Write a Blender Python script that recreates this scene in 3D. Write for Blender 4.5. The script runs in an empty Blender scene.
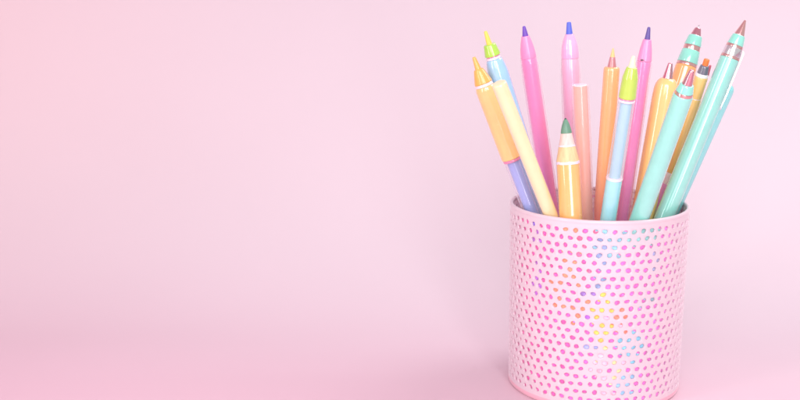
import bpy, bmesh, math, random
from mathutils import Vector, Matrix, noise
random.seed(7)
PI = math.pi
sc = bpy.context.scene
col = sc.collection

# ------------------------------------------------------------------ materials
def srgb(r, g, b):
    f = lambda v: (v/12.92 if v <= .04045 else ((v+.055)/1.055)**2.4)
    return tuple(f(v/255) for v in (r, g, b))

def new_mat(name):
    m = bpy.data.materials.new(name); m.use_nodes = True
    nt = m.node_tree
    return m, nt, nt.nodes['Principled BSDF']

def setin(b, **kw):
    names = dict(rough='Roughness', metal='Metallic', coat='Coat Weight', coat_rough='Coat Roughness', trans='Transmission Weight',
                 ior='IOR', sss='Subsurface Weight', sss_scale='Subsurface Scale', spec='Specular IOR Level', sheen='Sheen Weight')
    for k, v in kw.items(): b.inputs[names[k]].default_value = v

def plastic(name, c, rough=.24, coat=1.0, var=.07, scale=220, c2=None, z0=0, z1=1, sss=.0, sheen=.35, **kw):
    """moulded plastic: slight mottling of the pigment, small roughness variation; c2 = second pigment blended along the barrel"""
    m, nt, b = new_mat(name)
    N, L = nt.nodes, nt.links
    tc = N.new('ShaderNodeTexCoord')
    nz = N.new('ShaderNodeTexNoise'); nz.inputs['Scale'].default_value = scale; nz.inputs['Detail'].default_value = 3
    L.new(tc.outputs['Object'], nz.inputs['Vector'])
    base = N.new('ShaderNodeMix'); base.data_type = 'RGBA'
    base.inputs['A'].default_value = tuple(max(0, v*(1-var)) for v in c)+(1,)
    base.inputs['B'].default_value = tuple(min(1, v*(1+var)) for v in c)+(1,)
    L.new(nz.outputs['Fac'], base.inputs['Factor'])
    out = base.outputs['Result']
    if c2:
        sp = N.new('ShaderNodeSeparateXYZ'); L.new(tc.outputs['Object'], sp.inputs[0])
        mr = N.new('ShaderNodeMapRange'); mr.interpolation_type = 'SMOOTHSTEP'
        mr.inputs['From Min'].default_value = z0; mr.inputs['From Max'].default_value = z1
        L.new(sp.outputs['Z'], mr.inputs['Value'])
        mx = N.new('ShaderNodeMix'); mx.data_type = 'RGBA'
        L.new(mr.outputs['Result'], mx.inputs['Factor'])
        L.new(out, mx.inputs['A']); mx.inputs['B'].default_value = c2+(1,)
        out = mx.outputs['Result']
    L.new(out, b.inputs['Base Color'])
    rr = N.new('ShaderNodeMapRange'); rr.inputs['To Min'].default_value = rough*.8; rr.inputs['To Max'].default_value = rough*1.25
    L.new(nz.outputs['Fac'], rr.inputs['Value']); L.new(rr.outputs['Result'], b.inputs['Roughness'])
    setin(b, coat=coat, coat_rough=.05, **kw); b.inputs['Coat IOR'].default_value = 1.75
    if sheen: setin(b, sheen=sheen); b.inputs['Sheen Roughness'].default_value = .25; b.inputs['Sheen Tint'].default_value = (1, .97, .98, 1)
    if sss:
        setin(b, sss=sss, sss_scale=.004); b.inputs['Subsurface Radius'].default_value = (1, .7, .7)
    return m

def metal(name, c, rough=.22):
    m, nt, b = new_mat(name)
    N, L = nt.nodes, nt.links
    tc = N.new('ShaderNodeTexCoord'); nz = N.new('ShaderNodeTexNoise'); nz.inputs['Scale'].default_value = 400
    mp = N.new('ShaderNodeMapping'); mp.inputs['Scale'].default_value = (1, 1, .1)
    L.new(tc.outputs['Object'], mp.inputs[0]); L.new(mp.outputs[0], nz.inputs['Vector'])
    rr = N.new('ShaderNodeMapRange'); rr.inputs['To Min'].default_value = rough*.7; rr.inputs['To Max'].default_value = rough*1.4
    L.new(nz.outputs['Fac'], rr.inputs['Value']); L.new(rr.outputs['Result'], b.inputs['Roughness'])
    b.inputs['Base Color'].default_value = c+(1,)
    setin(b, metal=1.0)
    return m

def clear(name, tint, body=.12):
    """thin clear plastic tube: mostly see-through, tinted film with glossy edges"""
    m, nt, b = new_mat(name)
    N, L = nt.nodes, nt.links
    tr = N.new('ShaderNodeBsdfTransparent'); tr.inputs[0].default_value = tint+(1,)
    setin(b, rough=.08, coat=.6); b.inputs['Base Color'].default_value = tuple(min(1, t*1.0) for t in tint)+(1,)
    lw = N.new('ShaderNodeLayerWeight'); lw.inputs['Blend'].default_value = .45
    mr = N.new('ShaderNodeMapRange'); mr.inputs['To Min'].default_value = body; mr.inputs['To Max'].default_value = .95
    pw = N.new('ShaderNodeMath'); pw.operation = 'POWER'; pw.inputs[1].default_value = 2.2
    L.new(lw.outputs['Facing'], pw.inputs[0]); L.new(pw.outputs[0], mr.inputs['Value'])
    mx = N.new('ShaderNodeMixShader')
    L.new(mr.outputs['Result'], mx.inputs[0]); L.new(tr.outputs[0], mx.inputs[1]); L.new(b.outputs[0], mx.inputs[2])
    L.new(mx.outputs[0], N['Material Output'].inputs['Surface'])
    return m

def wood(name, c):
    m, nt, b = new_mat(name)
    N, L = nt.nodes, nt.links
    tc = N.new('ShaderNodeTexCoord'); mp = N.new('ShaderNodeMapping'); mp.inputs['Scale'].default_value = (900, 900, 60)
    nz = N.new('ShaderNodeTexNoise'); nz.inputs['Scale'].default_value = 1; nz.inputs['Detail'].default_value = 5
    L.new(tc.outputs['Object'], mp.inputs[0]); L.new(mp.outputs[0], nz.inputs['Vector'])
    cr = N.new('ShaderNodeValToRGB')
    cr.color_ramp.elements[0].color = tuple(v*.82 for v in c)+(1,); cr.color_ramp.elements[0].position = .3
    cr.color_ramp.elements[1].color = tuple(min(1, v*1.06) for v in c)+(1,); cr.color_ramp.elements[1].position = .65
    L.new(nz.outputs['Fac'], cr.inputs[0]); L.new(cr.outputs[0], b.inputs['Base Color'])
    setin(b, rough=.55)
    return m

# ------------------------------------------------------------------ mesh helpers
def link(name, bm, mats, parent=None, sharp=38, smooth=True):
    me = bpy.data.meshes.new(name)
    bmesh.ops.recalc_face_normals(bm, faces=bm.faces)
    bm.to_mesh(me); bm.free()
    for m in (mats if isinstance(mats, (list, tuple)) else [mats]): me.materials.append(m)
    if smooth:
        for p in me.polygons: p.use_smooth = True
        me.set_sharp_from_angle(angle=math.radians(sharp))
    o = bpy.data.objects.new(name, me); col.objects.link(o)
    if parent: o.parent = parent
    return o

def revolve(bm, prof, n=48, rf=None, close=True):
    """prof: list of (z, r); rf(theta, z, r) may reshape the section"""
    rings = []
    for z, r in prof:
        rings.append([bm.verts.new((lambda R: (R*math.cos(t), R*math.sin(t), z))(rf(t, z, r) if rf else r)) for t in (2*PI*k/n for k in range(n))])
    for a, b in zip(rings, rings[1:]):
        for k in range(n):
            bm.faces.new((a[k], a[(k+1) % n], b[(k+1) % n], b[k]))
    if close:
        bm.faces.new(rings[0]); bm.faces.new(rings[-1])
    return rings

def rounded(prof, rad=.35, seg=3):
    """fillets the corners of an open profile of (s, r) points"""
    out = [prof[0]]
    for p, q, s in zip(prof, prof[1:], prof[2:]):
        p, q, s = Vector(p), Vector(q), Vector(s)
        a, b = p-q, s-q
        if a.length < 1e-6 or b.length < 1e-6: out.append(tuple(q)); continue
        d = min(rad, a.length*.45, b.length*.45)
        A, B = q+a.normalized()*d, q+b.normalized()*d
        for k in range(seg+1):
            t = k/seg
            out.append(tuple((1-t)**2*A+2*t*(1-t)*q+t*t*B))
    out.append(prof[-1])
    return out

class Pen:
    """an upright stick standing in the cup: local +Z runs from its lower end to its tip; s = millimetres below the tip"""
    def __init__(s, name, label, cat, tip, end, group='pens and pencils standing in the cup'):
        A, E = Vector(tip), Vector(end)
        s.L = (A-E).length*1000
        s.root = bpy.data.objects.new(name, None); col.objects.link(s.root)
        s.root.empty_display_size = .01
        s.root.location = E
        zax = (A-E).normalized()
        yax = zax.cross(Vector((1, 0, 0))).normalized(); xax = yax.cross(zax)      # local -Y faces the camera side
        s.root.rotation_euler = Matrix((xax, yax, zax)).transposed().to_euler()
        s.root['label'] = label; s.root['category'] = cat; s.root['group'] = group
    def z(s, mm): return (s.L-mm)/1000
    def part(s, name, prof, mat, rad=.3, n=48, rf=None, parent=None, label=None, sharp=38):
        bm = bmesh.new()
        pr = [(m, r) for m, r in prof]
        # closed ends that are softly rounded
        pr = [(pr[0][0], .02)]+pr+[(pr[-1][0], .02)]
        pr = rounded(pr, rad)
        revolve(bm, [(s.z(m), r/1000) for m, r in pr], n, rf)
        o = link(name, bm, mat, parent or s.root, sharp)
        if label: o['label'] = label
        return o

# ------------------------------------------------------------------ colours
M = {}
M['orange'] = plastic('orange_plastic', srgb(253, 202, 130), .25)
M['orange_nib'] = plastic('deep_orange_nib', srgb(252, 180, 90), .35, coat=.4)
M['cream'] = plastic('cream_plastic', srgb(252, 228, 180), .18)
M['periwinkle'] = plastic('periwinkle_ink', srgb(154, 178, 236), .25)
M['clear_pink'] = clear('clear_pink_tube', (.985, .94, .965), .06)
M['clear'] = clear('clear_tube', (.95, .95, .97), .1)
M['clear_lilac'] = clear('clear_lilac_tube', (.99, .92, .97), .06)
M['yellow'] = plastic('yellow_nib', srgb(250, 214, 98), .45, coat=.1)
M['green'] = plastic('green_plastic', srgb(170, 220, 76), .25)
M['sky'] = plastic('sky_blue_plastic', srgb(158, 208, 242), .2)
M['pale'] = plastic('pale_ring_plastic', srgb(248, 226, 236), .2)
M['rose_ring'] = plastic('rose_ring_plastic', srgb(226, 136, 172), .2)
M['purple'] = plastic('purple_nib', srgb(112, 76, 184), .45, coat=.1)
M['pink'] = plastic('hot_pink_plastic', srgb(252, 148, 200), .22)
M['pink_grip'] = plastic('pink_grip_plastic', srgb(250, 150, 198), .35, coat=.3)
M['lilac'] = plastic('lilac_pink_plastic', srgb(248, 182, 222), .22)
M['lilac_body'] = plastic('lilac_pink_barrel', srgb(252, 196, 222), .2)
M['blue_nib'] = plastic('blue_nib', srgb(92, 112, 220), .45, coat=.1)
M['coral'] = plastic('coral_plastic', srgb(254, 188, 166), .3)
M['lead_green'] = plastic('green_lead', srgb(102, 148, 124), .5, coat=.15, var=.12)
M['lead_dark'] = plastic('dark_lead_point', srgb(44, 66, 60), .5, coat=.1)
M['wood'] = wood('pale_wood', srgb(240, 204, 154))
M['white_wood'] = wood('white_wood', srgb(240, 210, 200))
M['pencil'] = plastic('amber_lacquer', srgb(250, 186, 112), .25)
M['line'] = plastic('lilac_paint', srgb(246, 226, 246), .3)
M['orange2'] = plastic('orange_coral_lacquer', srgb(250, 138, 132), .25, c2=srgb(254, 188, 124), z0=.035, z1=.085)
M['lead_rose'] = plastic('rose_lead', srgb(196, 128, 134), .4)
M['lead_pale'] = plastic('pale_orange_lead', srgb(252, 206, 140), .5, coat=.1)
M['white_nib'] = plastic('white_nib', srgb(248, 240, 204), .5, coat=.1)
M['lime'] = plastic('lime_plastic', srgb(188, 220, 84), .22)
M['blue_core'] = plastic('pale_blue_core', srgb(172, 220, 236), .25)
M['turquoise'] = plastic('turquoise_plastic', srgb(158, 222, 230), .2)
M['indigo'] = plastic('indigo_nib', srgb(98, 84, 156), .45, coat=.1)
M['dark_slit'] = plastic('dark_plum', srgb(110, 60, 88), .4)
M['rose_body'] = plastic('pink_ribbed_plastic', srgb(250, 144, 198), .2)
M['amber'] = plastic('amber_plastic', srgb(254, 206, 128), .2)
M['copper'] = metal('rose_copper', srgb(242, 196, 190), .2)
M['rosemetal'] = metal('rose_metal', srgb(228, 172, 180), .22)
M['silver'] = metal('silver', srgb(240, 238, 240), .15)
M['mint'] = plastic('mint_plastic', srgb(150, 226, 212), .22)
M['mint_collar'] = plastic('mint_collar_plastic', srgb(144, 230, 210), .25)
M['aqua'] = plastic('aqua_plastic', srgb(142, 224, 222), .2)
M['orange3'] = plastic('orange_barrel_plastic', srgb(253, 182, 112), .22)
M['grey'] = plastic('slate_plastic', srgb(104, 108, 124), .3)
M['wine'] = plastic('wine_red_plastic', srgb(190, 80, 100), .3)
M['orange_tip'] = plastic('orange_felt', srgb(250, 130, 66), .5, coat=.1)
M['violet'] = plastic('violet_plastic', srgb(234, 168, 222), .25)
M['white'] = plastic('white_plastic', srgb(248, 246, 248), .15)

# ------------------------------------------------------------------ the pens
# 1 orange marker with clear blue barrel
p = Pen('marker_pen', 'orange capped marker with a periwinkle blue barrel, leftmost in the cup', 'marker', (-.0583, -.0111, .1514), (-.0067, -.0081, .02))
p.part('nib', [(0, .6), (.5, .8), (5.2, 1.35), (7, 1.6)], M['orange_nib'])
p.part('tip_cone', [(5.6, 2.0), (6.6, 2.4), (11.8, 4.0), (12.2, 4.0)], M['orange_nib'])
p.part('ring', [(12.2, 3.8), (13.4, 4.1)], M['pale'], .1)
p.part('cap', [(13.4, 4.1), (15, 4.5), (47.2, 4.57), (47.6, 4.4)], M['orange'], .4)
p.part('ring', [(47.6, 4.2), (48.3, 4.25), (48.8, 4.2)], M['rose_ring'], .1)
p.part('barrel', [(48.8, 3.95), (141, 3.95)], M['clear_pink'], .2)
p.part('ink_core', [(48.9, 2.9), (140, 2.9)], M['periwinkle'], .2)
# 2 cream pen
p = Pen('slim_pen', 'plain glossy cream stick leaning against the orange marker', 'pen', (-.0499, -.0408, .1429), (.0042, -.0032, .016))
p.part('barrel', [(-.2, 2.3), (.1, 2.9), (1.0, 3.1), (142, 3.1)], M['cream'], .4)
# 3 sky blue marker
p = Pen('marker_pen', 'sky blue marker with a green collar and yellow nib', 'marker', (-.0532, -.0078, .1623), (-.0047, .0081, .0167))
p.part('nib', [(0, .55), (.4, .75), (6.4, 1.3)], M['yellow'])
p.part('collar', [(5.9, 2.4), (6.3, 2.7), (10.9, 3.55), (11.1, 3.4)], M['green'])
p.part('ring', [(11.1, 3.0), (12.6, 3.1)], M['rose_ring'], .1)
p.part('ring', [(11.7, 3.15), (12.6, 3.3)], M['pale'], .1)
p.part('barrel', [(12.6, 3.2), (13.4, 3.6), (16, 4.2), (19, 4.55), (23, 4.63), (154, 4.63)], M['sky'], .8)
# 4 hot pink felt pen
p = Pen('felt_pen', 'hot pink felt pen with a purple tip beside the blue marker', 'felt pen', (-.0345, .0106, .1637), (-.0086, .0226, .02))
p.part('nib', [(0, .5), (.4, .7), (4.8, 1.45)], M['purple'])
p.part('grip', [(4.5, 1.8), (5.2, 2.0), (8, 2.7), (10, 3.1), (12.3, 3.42), (14.45, 3.6)], M['pink_grip'], .05)
p.part('barrel', [(14.4, 3.6), (15.4, 3.72), (17, 3.92), (19, 4.08), (21, 4.17), (24, 4.2), (146, 4.2)], M['clear_lilac'], .05)
p.part('ink_core', [(14.45, 3.45), (17, 3.6), (24, 3.5), (145, 3.45)], M['pink'], .3)
# 5 lilac pink pen
p = Pen('felt_pen', 'pale lilac pink felt pen with a bright blue tip', 'felt pen', (-.0127, .0217, .1651), (-.0041, .0238, .0436))
p.part('nib', [(0, .85), (.4, 1.0), (5.8, 1.6)], M['blue_nib'])
p.part('grip', [(5.5, 1.9), (6.2, 2.2), (8, 2.95), (9.8, 3.5), (12, 3.9), (14.5, 4.1), (16.55, 4.15)], M['lilac'], .05)
p.part('barrel', [(16.5, 4.15), (18, 4.25), (20, 4.42), (22, 4.58), (24, 4.67), (26, 4.7), (121, 4.7)], M['clear_pink'], .05)
p.part('ink_core', [(16.55, 4.02), (22, 4.2), (28, 3.95), (120, 3.9)], M['lilac_body'], .3)
# 6 coral stick
p = Pen('chalk_stick', 'coral flat topped stick behind the green tipped pencil', 'stick', (-.0118, -.01, .1392), (-.001, .001, .021))
p.part('barrel', [(0, 3.5), (.25, 3.75), (119, 3.8)], M['clear_pink'], .2)
p.part('core', [(.1, 3.1), (118, 3.1)], M['coral'], .2)
p.part('end_disc', [(-.25, 2.9), (.1, 3.1)], M['pale'], .1)
# 7 short pencil, hexagonal, scalloped where the sharpened cone meets the lacquer
p = Pen('colour_pencil', 'short amber sharpened pencil with a dark green lead', 'pencil', (-.0198, -.0235, .1265), (-.0109, -.0314, .007))
RP = 4.94
def hexr(t):
    a = ((t-PI/2+PI/6) % (PI/3))-PI/6
    return RP*min(1.0, 0.99/math.cos(a))
cone = lambda s: 2.35+(s-6.6)*(RP-2.35)/(18.6-6.6)          # radius of the sharpened cone, mm
incone = lambda r: 6.6+(r-2.35)*(18.6-6.6)/(RP-2.35)
p.part('lead', [(.5, .5), (1.2, .95), (2.8, 1.6), (4.6, 2.1), (6.3, 2.38), (6.9, 2.25)], M['lead_green'], .4)
p.part('lead_point', [(0, .2), (.25, .36), (.8, .6)], M['lead_dark'], .1)
p.part('wood_cone', [(6.5, cone(6.5)), (11.6, cone(11.6))], M['white_wood'], .1, label='white upper wood of the sharpened cone')
p.part('paint_band', [(11.5, cone(11.5)+.05), (12.1, cone(12.1)+.07)], M['line'], .05, label='thin lilac line round the cone')
p.part('wood_cone', [(12.0, cone(12.0)), (18.9, cone(18.9))], M['wood'], .05)
def hexbody(name, s0, s1, mat, grow, own_top=None):
    bm = bmesh.new(); n = 72; rings = []
    def ring(fs, fr):
        rings.append([bm.verts.new((fr(t)*math.cos(t)/1000, fr(t)*math.sin(t)/1000, p.z(fs(t)))) for t in (2*PI*k/n for k in range(n))])
    top = lambda t: incone(hexr(t))
    ring(lambda t: top(t)+s0, lambda t: hexr(t)*.6)
    ring(lambda t: top(t)+s0, lambda t: hexr(t)+grow-.06)
    ring(lambda t: top(t)+s0+.12, lambda t: hexr(t)+grow)
    ring((lambda t: top(t)+s1) if s1 < 20 else (lambda t: s1), lambda t: hexr(t)+grow)
    ring((lambda t: top(t)+s1) if s1 < 20 else (lambda t: s1), lambda t: hexr(t)*.6)
    for a, b in zip(rings, rings[1:]):
        for k in range(n): bm.faces.new((a[k], a[(k+1) % n], b[(k+1) % n], b[k]))
    bm.faces.new(rings[-1])
    return link(name, bm, mat, p.root, 25)
hexbody('barrel', .1, 119, M['pencil'], 0)
o = hexbody('paint_band', -.15, .95, M['line'], .08); o['label'] = 'wide lilac scalloped line at the lacquer'
# 8 orange pencil
p = Pen('colour_pencil', 'tall orange pencil fading to coral red with a pale orange lead', 'pencil', (.0054, .008, .1541), (.0028, .0166, .0262))
p.part('lead', [(0, .15), (.5, .4), (4.2, 1.15)], M['lead_pale'], .2)
p.part('tip_cone', [(4.0, 1.2), (9, 2.1)], M['lead_rose'], .1)
p.part('barrel', [(8.4, 3.1), (8.9, 3.5), (9.8, 3.66), (128, 3.66)], M['orange2'], .4)
# 9 lime highlighter
p = Pen('highlighter_pen', 'lime capped highlighter with a clear barrel over pale blue and turquoise', 'highlighter', (.0037, -.0441, .154), (-.0042, -.0142, .0294))
p.part('nib', [(0, .5), (.4, .8), (5, 1.6)], M['white_nib'], .3)
p.part('cap', [(4.7, 2.0), (5.1, 2.25), (9, 3.2), (17.3, 3.55), (17.7, 3.4)], M['lime'], .5)
p.part('ring', [(17.7, 3.3), (18.6, 3.4)], M['rose_ring'], .1)
p.part('ring', [(18.3, 3.45), (19.2, 3.5)], M['pale'], .1)
p.part('barrel', [(18.8, 3.4), (53.2, 3.45)], M['clear'], .2)
p.part('ink_core', [(19.2, 2.45), (53, 2.45)], M['blue_core'], .1)
p.part('ring', [(52.9, 3.5), (54, 3.55)], M['pale'], .15)
p.part('barrel', [(54, 3.35), (128, 3.35)], M['turquoise'], .2, label='turquoise lower barrel')
# 10 pink ribbed pen
p = Pen('felt_pen', 'pink ribbed felt pen with an indigo tip behind the lime highlighter', 'felt pen', (.0163, -.0133, .1643), (.0061, -.0058, .0379))
p.part('nib', [(0, .45), (.4, .65), (5.7, 1.3)], M['indigo'])
p.part('grip', [(5.3, 1.7), (5.8, 1.85), (9, 2.45), (9.3, 2.55), (14.3, 3.1), (14.7, 3.0)], M['pink_grip'], .4)
bm = bmesh.new()
ret = bmesh.ops.create_cube(bm, size=1)
bmesh.ops.scale(bm, vec=(.0018, .0008, .0007), verts=bm.verts)
bmesh.ops.bevel(bm, geom=bm.edges[:], offset=.00018, segments=2, affect='EDGES')
bmesh.ops.translate(bm, vec=(-.0014, -.00255, p.z(14.0)), verts=bm.verts)
link('vent_slit', bm, M['dark_slit'], p.root)
p.part('ink_core', [(14.75, 3.0), (20, 2.75), (125, 2.6)], M['rose_body'], .2)
p.part('barrel', [(14.7, 3.2), (15.4, 3.41), (126, 3.41)], M['clear_lilac'], .3, n=120, rf=lambda t, z, r: r*(1+.022*math.cos(15*t)) if r > .003 else r, sharp=60)
# 11 amber pen
p = Pen('ballpoint_pen', 'thick amber pen with a domed shoulder and rose metal tip', 'pen', (.0271, -.0095, .1487), (.012, -.0009, .0177))
p.part('tip_cone', [(0, .8), (.4, 1.0), (6.6, 2.2), (7.2, 2.2)], M['rosemetal'], .3)
p.part('barrel', [(6.6, 2.3), (6.9, 3.1), (7.8, 4.0), (9.2, 4.7), (11.5, 5.2), (14.5, 5.35), (132, 5.35)], M['amber'], .8)
# 12 short mint pen
p = Pen('ballpoint_pen', 'shorter mint pen with one copper ring leaning in front of the amber pen', 'pen', (.0238, -.0582, .1495), (.0038, -.0144, .0423))
p.part('tip_cone', [(0, .75), (.4, 1.0), (5.8, 2.0), (6.4, 2.1)], M['rosemetal'], .3)
p.part('collar', [(6.2, 2.5), (6.6, 2.8), (9.6, 3.55)], M['mint_collar'], .3)
p.part('ring', [(9.6, 3.5), (10.9, 3.75)], M['copper'], .1)
p.part('barrel', [(10.9, 3.8), (11.5, 4.0), (117, 4.03)], M['mint'], .3)
# 13 orange pen with two mint rings
p = Pen('ballpoint_pen', 'orange pen with a double mint banded head at the back', 'pen', (.05, .0329, .1633), (.0051, .0077, .0168))
p.part('nib', [(0, .35), (2, .5)], M['silver'], .1)
p.part('tip_cone', [(1.5, 1.3), (2.2, 1.6), (4.9, 2.35), (5.4, 2.4)], M['rosemetal'], .3)
p.part('collar', [(5.2, 2.9), (5.8, 3.3), (10.2, 4.0)], M['mint_collar'], .4)
p.part('ring', [(10.2, 3.8), (12.4, 3.95)], M['copper'], .1)
p.part('collar', [(12.4, 4.2), (18.6, 4.9)], M['mint_collar'], .4)
p.part('ring', [(18.6, 4.7), (20, 4.9)], M['copper'], .1)
p.part('barrel', [(20, 4.8), (20.8, 5.05), (155, 5.05)], M['orange3'], .3)
# 14 fineliner
p = Pen('fineliner_pen', 'slim amber fineliner with a slate ferrule between the mint pens', 'fineliner', (.0444, -.004, .15), (.0249, .0249, .0418))
p.part('nib', [(0, 1.1), (.4, 1.3), (3.2, 1.3)], M['orange_tip'], .2)
p.part('ferrule', [(2.9, 1.7), (3.3, 2.0), (6.8, 2.5)], M['grey'], .2)
bm = bmesh.new()
bmesh.ops.create_cone(bm, cap_ends=True, segments=16, radius1=.00075, radius2=.0005, depth=.0048)
bmesh.ops.translate(bm, vec=(.0021, -.0006, p.z(4.7)), verts=bm.verts)
link('clip', bm, M['wine'], p.root)
p.part('ring', [(6.7, 2.65), (8.2, 2.8)], M['white'], .15)
p.part('barrel', [(8.2, 2.85), (8.6, 2.95), (18.2, 2.98)], M['amber'], .2)
p.part('ring', [(18.1, 2.95), (18.6, 2.95)], M['pale'], .1)
p.part('barrel', [(18.4, 2.95), (18.6, 3.02), (55, 3.02)], M['amber'], .2)
p.part('ring', [(55, 2.9), (61, 2.9)], M['white'], .1)
p.part('barrel', [(61, 3.0), (113, 3.0)], M['violet'], .2, label='violet lower barrel')
# 15 tall mint pen with clip
p = Pen('ballpoint_pen', 'tallest mint pen with a white clip and copper point on the right', 'pen', (.0588, -.0083, .167), (.0045, -.0151, .02))
p.part('tip_cone', [(0, .3), (.4, .5), (6.6, 2.2), (7.0, 2.2)], M['copper'], .2)
p.part('collar', [(6.8, 2.5), (7.2, 2.8), (11.3, 3.55)], M['mint_collar'], .3)
p.part('ring', [(11.3, 3.5), (12.5, 3.7)], M['copper'], .1)
p.part('band', [(12.5, 3.75), (16.3, 4.05)], M['silver'], .15)
p.part('ring', [(16.3, 4.0), (17.4, 4.15)], M['copper'], .1)
p.part('barrel', [(17.4, 4.1), (18, 4.17), (156, 4.17)], M['mint'], .3)
def clip_bar(p, az, pts, w, th, mat):
    """a flat sprung clip: pts = (s, radius) along the pen, az = its side"""
    bm = bmesh.new(); rows = []
    er = Vector((math.cos(az), math.sin(az), 0)); et = Vector((-math.sin(az), math.cos(az), 0))
    n = len(pts)
    for i, (s, r) in enumerate(pts):
        ww = w*(1 if i < n-1 else .55)
        c = er*(r/1000)+Vector((0, 0, p.z(s)))
        rows.append([bm.verts.new(c+et*(a*ww/2000)+er*(b*th/2000)) for a, b in ((-1, -1), (1, -1), (1, 1), (-1, 1))])
    for a, b in zip(rows, rows[1:]):
        for k in range(4): bm.faces.new((a[k], a[(k+1) % 4], b[(k+1) % 4], b[k]))
    bm.faces.new(rows[0]); bm.faces.new(rows[-1])
    bmesh.ops.bevel(bm, geom=bm.edges[:], offset=.00012, segments=2, affect='EDGES')
    return link('clip', bm, mat, p.root)
clip_bar(p, math.radians(-14), [(12.7, 3.9), (13.2, 4.5), (14.5, 4.65), (34, 4.65), (37, 4.5), (39.5, 4.6)], 1.7, .5, M['silver'])
# 16 aqua pen behind it
p = Pen('slim_pen', 'plain aqua stick tucked behind the tallest mint pen', 'pen', (.0548, -.0035, .139), (.0194, .0057, .0405))
p.part('barrel', [(0, 1.4), (.5, 2.4), (1.6, 3.1), (3.0, 3.4), (104, 3.4)], M['aqua'], .6)

# ------------------------------------------------------------------ the cup
H = .085
RO = lambda z: .0392+(.04-.0392)*z/H
cup = bpy.data.objects.new('pencil_cup', None); col.objects.link(cup); cup.empty_display_size = .02
cup['label'] = 'pale pink round cup pierced all over with small coloured holes'; cup['category'] = 'pencil cup'
M['cup'] = plastic('pink_cup_enamel', (.73, .575, .635), .38, coat=.25, var=.02, scale=60, sss=.0)
M['cup_in'] = plastic('pink_cup_inside', (.97, .80, .87), .45, coat=.1, var=.02, scale=60)  # paler than the outside, lightened against the shade inside the cup
NC, ROW, Z0, NR = 60, .0034, .0056, 23
DTH = 2*PI/NC
OUT = [(.5, 0), (.5, .5), (.25, .5), (0, .5), (-.25, .5), (-.5, .5), (-.5, 0), (-.5, -.5), (-.25, -.5), (0, -.5), (.25, -.5), (.5, -.5)]
holes = {}
rng = random.Random(3)
for k in range(NR):
    for i in range(NC):
        holes[k, i] = (rng.uniform(.92, 1.34), rng.uniform(.78, 1.1), rng.uniform(-.5, .5), [rng.uniform(.9, 1.1) for _ in range(12)],
                       rng.uniform(-.2, .2), rng.uniform(-.24, .24))
def shell(name, dr, depth, mat, z_lo, z_hi, size=1.0):
    bm = bmesh.new()
    def P(th, z, d=0):
        R = RO(z)+dr+d
        return bm.verts.new((R*math.cos(th), R*math.sin(th), z))
    sg = -1 if depth > 0 else 1
    for k in range(NR):
        zc = Z0+k*ROW
        for i in range(NC):
            th = (i+.5*(k % 2))*DTH
            o = [P(th+a*DTH, zc+b*ROW) for a, b in OUT]
            rx, ry, rot, jit, ox, oz = holes[k, i]
            rx *= size; ry *= size
            rings = []
            for sc_, d in ((1.10, 0), (1.02, sg*.0001), (1.0, sg*.00025), (1.0, sg*abs(depth))):
                r = []
                for j in range(12):
                    a = 2*PI*j/12
                    x, y = rx*math.cos(a)*jit[j]*sc_, ry*math.sin(a)*jit[j]*sc_
                    u, v = x*math.cos(rot)-y*math.sin(rot)+ox, x*math.sin(rot)+y*math.cos(rot)+oz
                    r.append(P(th+u/1000/.0395, zc+v/1000, d))
                rings.append(r)
            prev = o
            for r in rings:
                for j in range(12): bm.faces.new((prev[j], prev[(j+1) % 12], r[(j+1) % 12], r[j]))
                prev = r
    # plain bands above and below the pierced field
    n = NC*4
    for za, zb in ((z_lo, Z0-ROW/2), (Z0+(NR-.5)*ROW, z_hi)):
        for q in range(n):
            off = 0.0
            t0, t1 = q*DTH/4, (q+1)*DTH/4
            zs = [za+(zb-za)*w for w in (0, .5, 1)]
            for a, b in zip(zs, zs[1:]):
                bm.faces.new((P(t0, a), P(t1, a), P(t1, b), P(t0, b)))
    bmesh.ops.remove_doubles(bm, verts=bm.verts, dist=2e-6)
    return link(name, bm, mat, cup, 50)
shell('outer_wall', 0, .0008, M['cup'], .0028, .0834)
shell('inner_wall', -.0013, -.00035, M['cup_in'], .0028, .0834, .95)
# coloured lining seen through the holes, added in place of the pens and pink bounce inside; one patch per hole, pigment mixed patch by patch
PINKL, PINKR = srgb(232, 92, 166), srgb(230, 128, 208)
blobs = [  # angle (deg), height (mm), half sizes, colour, strength
    (-140, 66, 5, 20, srgb(170, 92, 206), .6), (-143, 81, 4, 4, srgb(96, 88, 214), .95),
    (-116, 60, 13, 26, srgb(246, 142, 84), .6), (-108, 70, 9, 14, srgb(236, 96, 140), .5),
    (-93, 76, 9, 9, srgb(92, 196, 208), 1.2), (-97, 66, 5, 12, srgb(96, 160, 200), .85), (-68, 79, 13, 6, srgb(98, 204, 194), 1.2), (-62, 66, 5, 10, srgb(120, 160, 196), .6),
    (-95, 40, 7, 15, srgb(252, 208, 52), 1.3), (-84, 43, 5, 8, srgb(244, 132, 84), .85), (-93, 20, 9, 9, srgb(244, 222, 150), 1.0),
    (-78, 28, 9, 8, srgb(84, 206, 226), 1.2), (-79, 12, 6, 6, srgb(104, 196, 226), .9), (-100, 29, 5, 4, srgb(120, 164, 216), .9),
    (-92, 24, 14, 18, srgb(244, 196, 214), .4), (-108, 42, 5, 5, srgb(150, 88, 210), .85), (-104, 54, 5, 6, srgb(120, 110, 190), .7), (-64, 50, 5, 8, srgb(110, 180, 190), .6)]  # first patch here: pale glints painted into the holes
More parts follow.
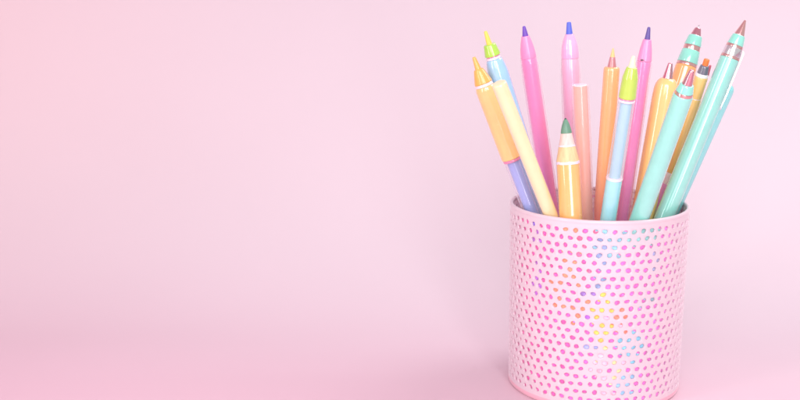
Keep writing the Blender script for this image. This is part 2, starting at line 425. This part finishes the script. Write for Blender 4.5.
def hole_colour(th, z, r):
    d = math.degrees(math.atan2(math.sin(th), math.cos(th))); z *= 1000
    w = min(1, max(0, (d+150)/90)) if d < 0 else r.random()
    c = Vector(PINKL).lerp(Vector(PINKR), w)
    c = c*r.uniform(.95, 1.25)
    if d < 0:
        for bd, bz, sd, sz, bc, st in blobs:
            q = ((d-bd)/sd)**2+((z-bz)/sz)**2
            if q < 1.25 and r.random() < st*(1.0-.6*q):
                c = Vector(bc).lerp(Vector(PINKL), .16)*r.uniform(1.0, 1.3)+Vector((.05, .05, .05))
    return c
bm = bmesh.new(); lay = bm.loops.layers.float_color.new('pigment')
rng = random.Random(11)
for k in range(-1, NR+1):
    for i in range(NC):
        th = (i+.5*(k % 2))*DTH; z = Z0+k*ROW
        c0 = hole_colour(th, z, rng)
        alt = hole_colour(th+.06, z+.002, rng) if rng.random() < .4 else c0
        for a0, a1 in ((-.5, 0), (0, .5)):
            for b0, b1 in ((-.5, 0), (0, .5)):
                c = (c0 if (a0 < 0 or b0 < 0) else alt)*rng.uniform(.88, 1.14)
                vs = []
                for a, b in ((a0, b0), (a1, b0), (a1, b1), (a0, b1)):
                    zz = min(.0832, max(.003, z+b*ROW)); R = RO(zz)-.00088; t = th+a*DTH
                    vs.append(bm.verts.new((R*math.cos(t), R*math.sin(t), zz)))
                f = bm.faces.new(vs)
                for l in f.loops: l[lay] = (min(1, c.x), min(1, c.y), min(1, c.z), 1)
m, nt, b = new_mat('mottled_lining'); N, L = nt.nodes, nt.links
at = N.new('ShaderNodeVertexColor'); at.layer_name = 'pigment'
nz = N.new('ShaderNodeTexNoise'); nz.inputs['Scale'].default_value = 900
tc = N.new('ShaderNodeTexCoord'); L.new(tc.outputs['Object'], nz.inputs['Vector'])
hv = N.new('ShaderNodeHueSaturation'); L.new(at.outputs[0], hv.inputs['Color'])
mr = N.new('ShaderNodeMapRange'); mr.inputs['To Min'].default_value = .75; mr.inputs['To Max'].default_value = 1.3
L.new(nz.outputs['Fac'], mr.inputs['Value']); L.new(mr.outputs['Result'], hv.inputs['Value'])
L.new(hv.outputs[0], b.inputs['Base Color']); setin(b, rough=.3, coat=.3)
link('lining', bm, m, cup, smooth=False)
# rolled lip and floor
bm = bmesh.new(); n = 160
prof = [(.0834, .04), (.0838, .04012), (.0843, .0402), (.0848, .0401), (.0851, .0397), (.0852, .0393), (.0850, .0388), (.0845, .03855), (.0838, .03855), (.0834, .0387)]
rings = revolve(bm, prof, n, close=False)
for k in range(n): bm.faces.new((rings[0][k], rings[0][(k+1) % n], rings[-1][(k+1) % n], rings[-1][k]))
link('rim', bm, M['cup'], cup, 70)
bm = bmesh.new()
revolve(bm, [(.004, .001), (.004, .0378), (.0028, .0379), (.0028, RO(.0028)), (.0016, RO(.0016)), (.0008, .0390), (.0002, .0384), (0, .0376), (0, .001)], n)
link('base', bm, plastic('pink_base_glow_tint', (.82, .44, .53), .4, coat=.2, var=.02, scale=60), cup, 50)  # deeper pink than the cup, imitating the pink glow at its foot

# ------------------------------------------------------------------ pink paper sweep
bm = bmesh.new()
prof = [(-1.3, 0), (-.6, 0), (-.2, 0), (SW_Y0 := .06, 0)]
SW_R = .20
for k in range(1, 25):
    a = PI/2*k/24
    prof.append((SW_Y0+SW_R*math.sin(a), SW_R-SW_R*math.cos(a)))
prof += [(SW_Y0+SW_R, .5), (SW_Y0+SW_R, 1.4)]
xs = [-1.5+3*k/40 for k in range(41)]
grid = [[bm.verts.new((x, y, z)) for x in xs] for y, z in prof]
for a, b in zip(grid, grid[1:]):
    for k in range(40): bm.faces.new((a[k], a[k+1], b[k+1], b[k]))
m, nt, b = new_mat('pink_paper'); N, L = nt.nodes, nt.links
tc = N.new('ShaderNodeTexCoord')
n1 = N.new('ShaderNodeTexNoise'); n1.inputs['Scale'].default_value = 5; n1.inputs['Detail'].default_value = 2
n2 = N.new('ShaderNodeTexNoise'); n2.inputs['Scale'].default_value = 900; n2.inputs['Detail'].default_value = 4
L.new(tc.outputs['Object'], n1.inputs['Vector']); L.new(tc.outputs['Object'], n2.inputs['Vector'])
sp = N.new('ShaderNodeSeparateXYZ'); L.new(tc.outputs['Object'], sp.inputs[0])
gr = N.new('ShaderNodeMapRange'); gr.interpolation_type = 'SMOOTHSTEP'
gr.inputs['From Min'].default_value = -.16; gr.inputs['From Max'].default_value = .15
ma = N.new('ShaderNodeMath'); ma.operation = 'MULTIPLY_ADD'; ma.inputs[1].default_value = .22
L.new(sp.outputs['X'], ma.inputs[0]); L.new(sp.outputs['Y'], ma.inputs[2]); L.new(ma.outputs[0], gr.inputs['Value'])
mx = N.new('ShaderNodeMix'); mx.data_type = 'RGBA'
mx.inputs['A'].default_value = (.79, .53, .62, 1); mx.inputs['B'].default_value = (.655, .572, .622, 1)  # light falloff put into the paper colour, pinker towards the lower left
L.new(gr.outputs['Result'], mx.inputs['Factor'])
mv = N.new('ShaderNodeHueSaturation'); mr = N.new('ShaderNodeMapRange'); mr.inputs['To Min'].default_value = .97; mr.inputs['To Max'].default_value = 1.03
L.new(n1.outputs['Fac'], mr.inputs['Value']); L.new(mr.outputs['Result'], mv.inputs['Value'])
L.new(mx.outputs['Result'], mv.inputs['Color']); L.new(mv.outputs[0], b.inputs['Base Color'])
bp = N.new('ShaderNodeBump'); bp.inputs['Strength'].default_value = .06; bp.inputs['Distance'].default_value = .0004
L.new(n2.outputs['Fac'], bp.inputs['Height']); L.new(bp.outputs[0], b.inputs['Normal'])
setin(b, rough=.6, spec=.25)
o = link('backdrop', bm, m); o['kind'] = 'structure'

# ------------------------------------------------------------------ light
w = bpy.data.worlds.new('World'); sc.world = w; w.use_nodes = True
N, L = w.node_tree.nodes, w.node_tree.links
bg = N['Background']; bg.inputs[1].default_value = .66
tc = N.new('ShaderNodeTexCoord'); sp = N.new('ShaderNodeSeparateXYZ'); L.new(tc.outputs['Generated'], sp.inputs[0])
cr = N.new('ShaderNodeValToRGB'); L.new(sp.outputs['Z'], cr.inputs[0])
cr.color_ramp.elements[0].position = .05; cr.color_ramp.elements[0].color = (1, .985, 1, 1)
cr.color_ramp.elements[1].position = .75; cr.color_ramp.elements[1].color = (1, .70, .83, 1)
L.new(cr.outputs[0], bg.inputs[0])
def area(name, loc, target, size, power, colr, shape='SQUARE', spread=180):
    ld = bpy.data.lights.new(name, 'AREA'); ld.shape = shape; ld.size = size; ld.energy = power; ld.color = colr
    ld.spread = math.radians(spread)
    o = bpy.data.objects.new(name, ld); col.objects.link(o); o.location = loc
    o.rotation_euler = (Vector(target)-Vector(loc)).to_track_quat('-Z', 'Y').to_euler()
    return o
area('key_lamp', (.33, .09, .56), (.02, .05, .03), .30, 1.7, (1, .98, .985))
area('fill_lamp', (-.14, -.95, .42), (.02, .1, .12), .7, 4.0, (1, .98, .995))
area('warm_lamp', (-.58, .0, .46), (-.42, .25, .24), .25, .17, (1, .36, .28), spread=75)
def strip(name, loc, target, sx, sy, power):
    o = area(name, loc, target, sx, power, (1, .99, .99), 'RECTANGLE'); o.data.size_y = sy
    return o
ld = bpy.data.lights.new('beam_lamp', 'SPOT'); ld.energy = 3.8; ld.spot_size = math.radians(34); ld.spot_blend = 1; ld.shadow_soft_size = .12; ld.color = (1, .99, 1)
o = bpy.data.objects.new('beam_lamp', ld); col.objects.link(o); o.location = (-.15, -.75, .50)
o.rotation_euler = (Vector((.02, .16, .01))-o.location).to_track_quat('-Z', 'Y').to_euler()
strip('strip_lamp', (.07, -.54, .24), (.01, 0, .17), .08, .44, .85)
strip('strip_lamp', (-.40, -.30, .25), (0, 0, .16), .08, .46, .52).data.spread = math.radians(160)

# ------------------------------------------------------------------ camera
cd = bpy.data.cameras.new('camera'); cam = bpy.data.objects.new('camera', cd); col.objects.link(cam)
cam.location = (-.0901, -.48866, .18373); cam.rotation_euler = (PI/2-.19691, 0, 0)
cd.sensor_width = 36; cd.lens = 36*1100/800; cd.clip_start = .01; cd.clip_end = 50
sc.camera = cam
sc.view_settings.view_transform = 'Standard'; sc.view_settings.look = 'None'; sc.view_settings.exposure = 0
sc.cycles.max_bounces = 10; sc.cycles.transparent_max_bounces = 16
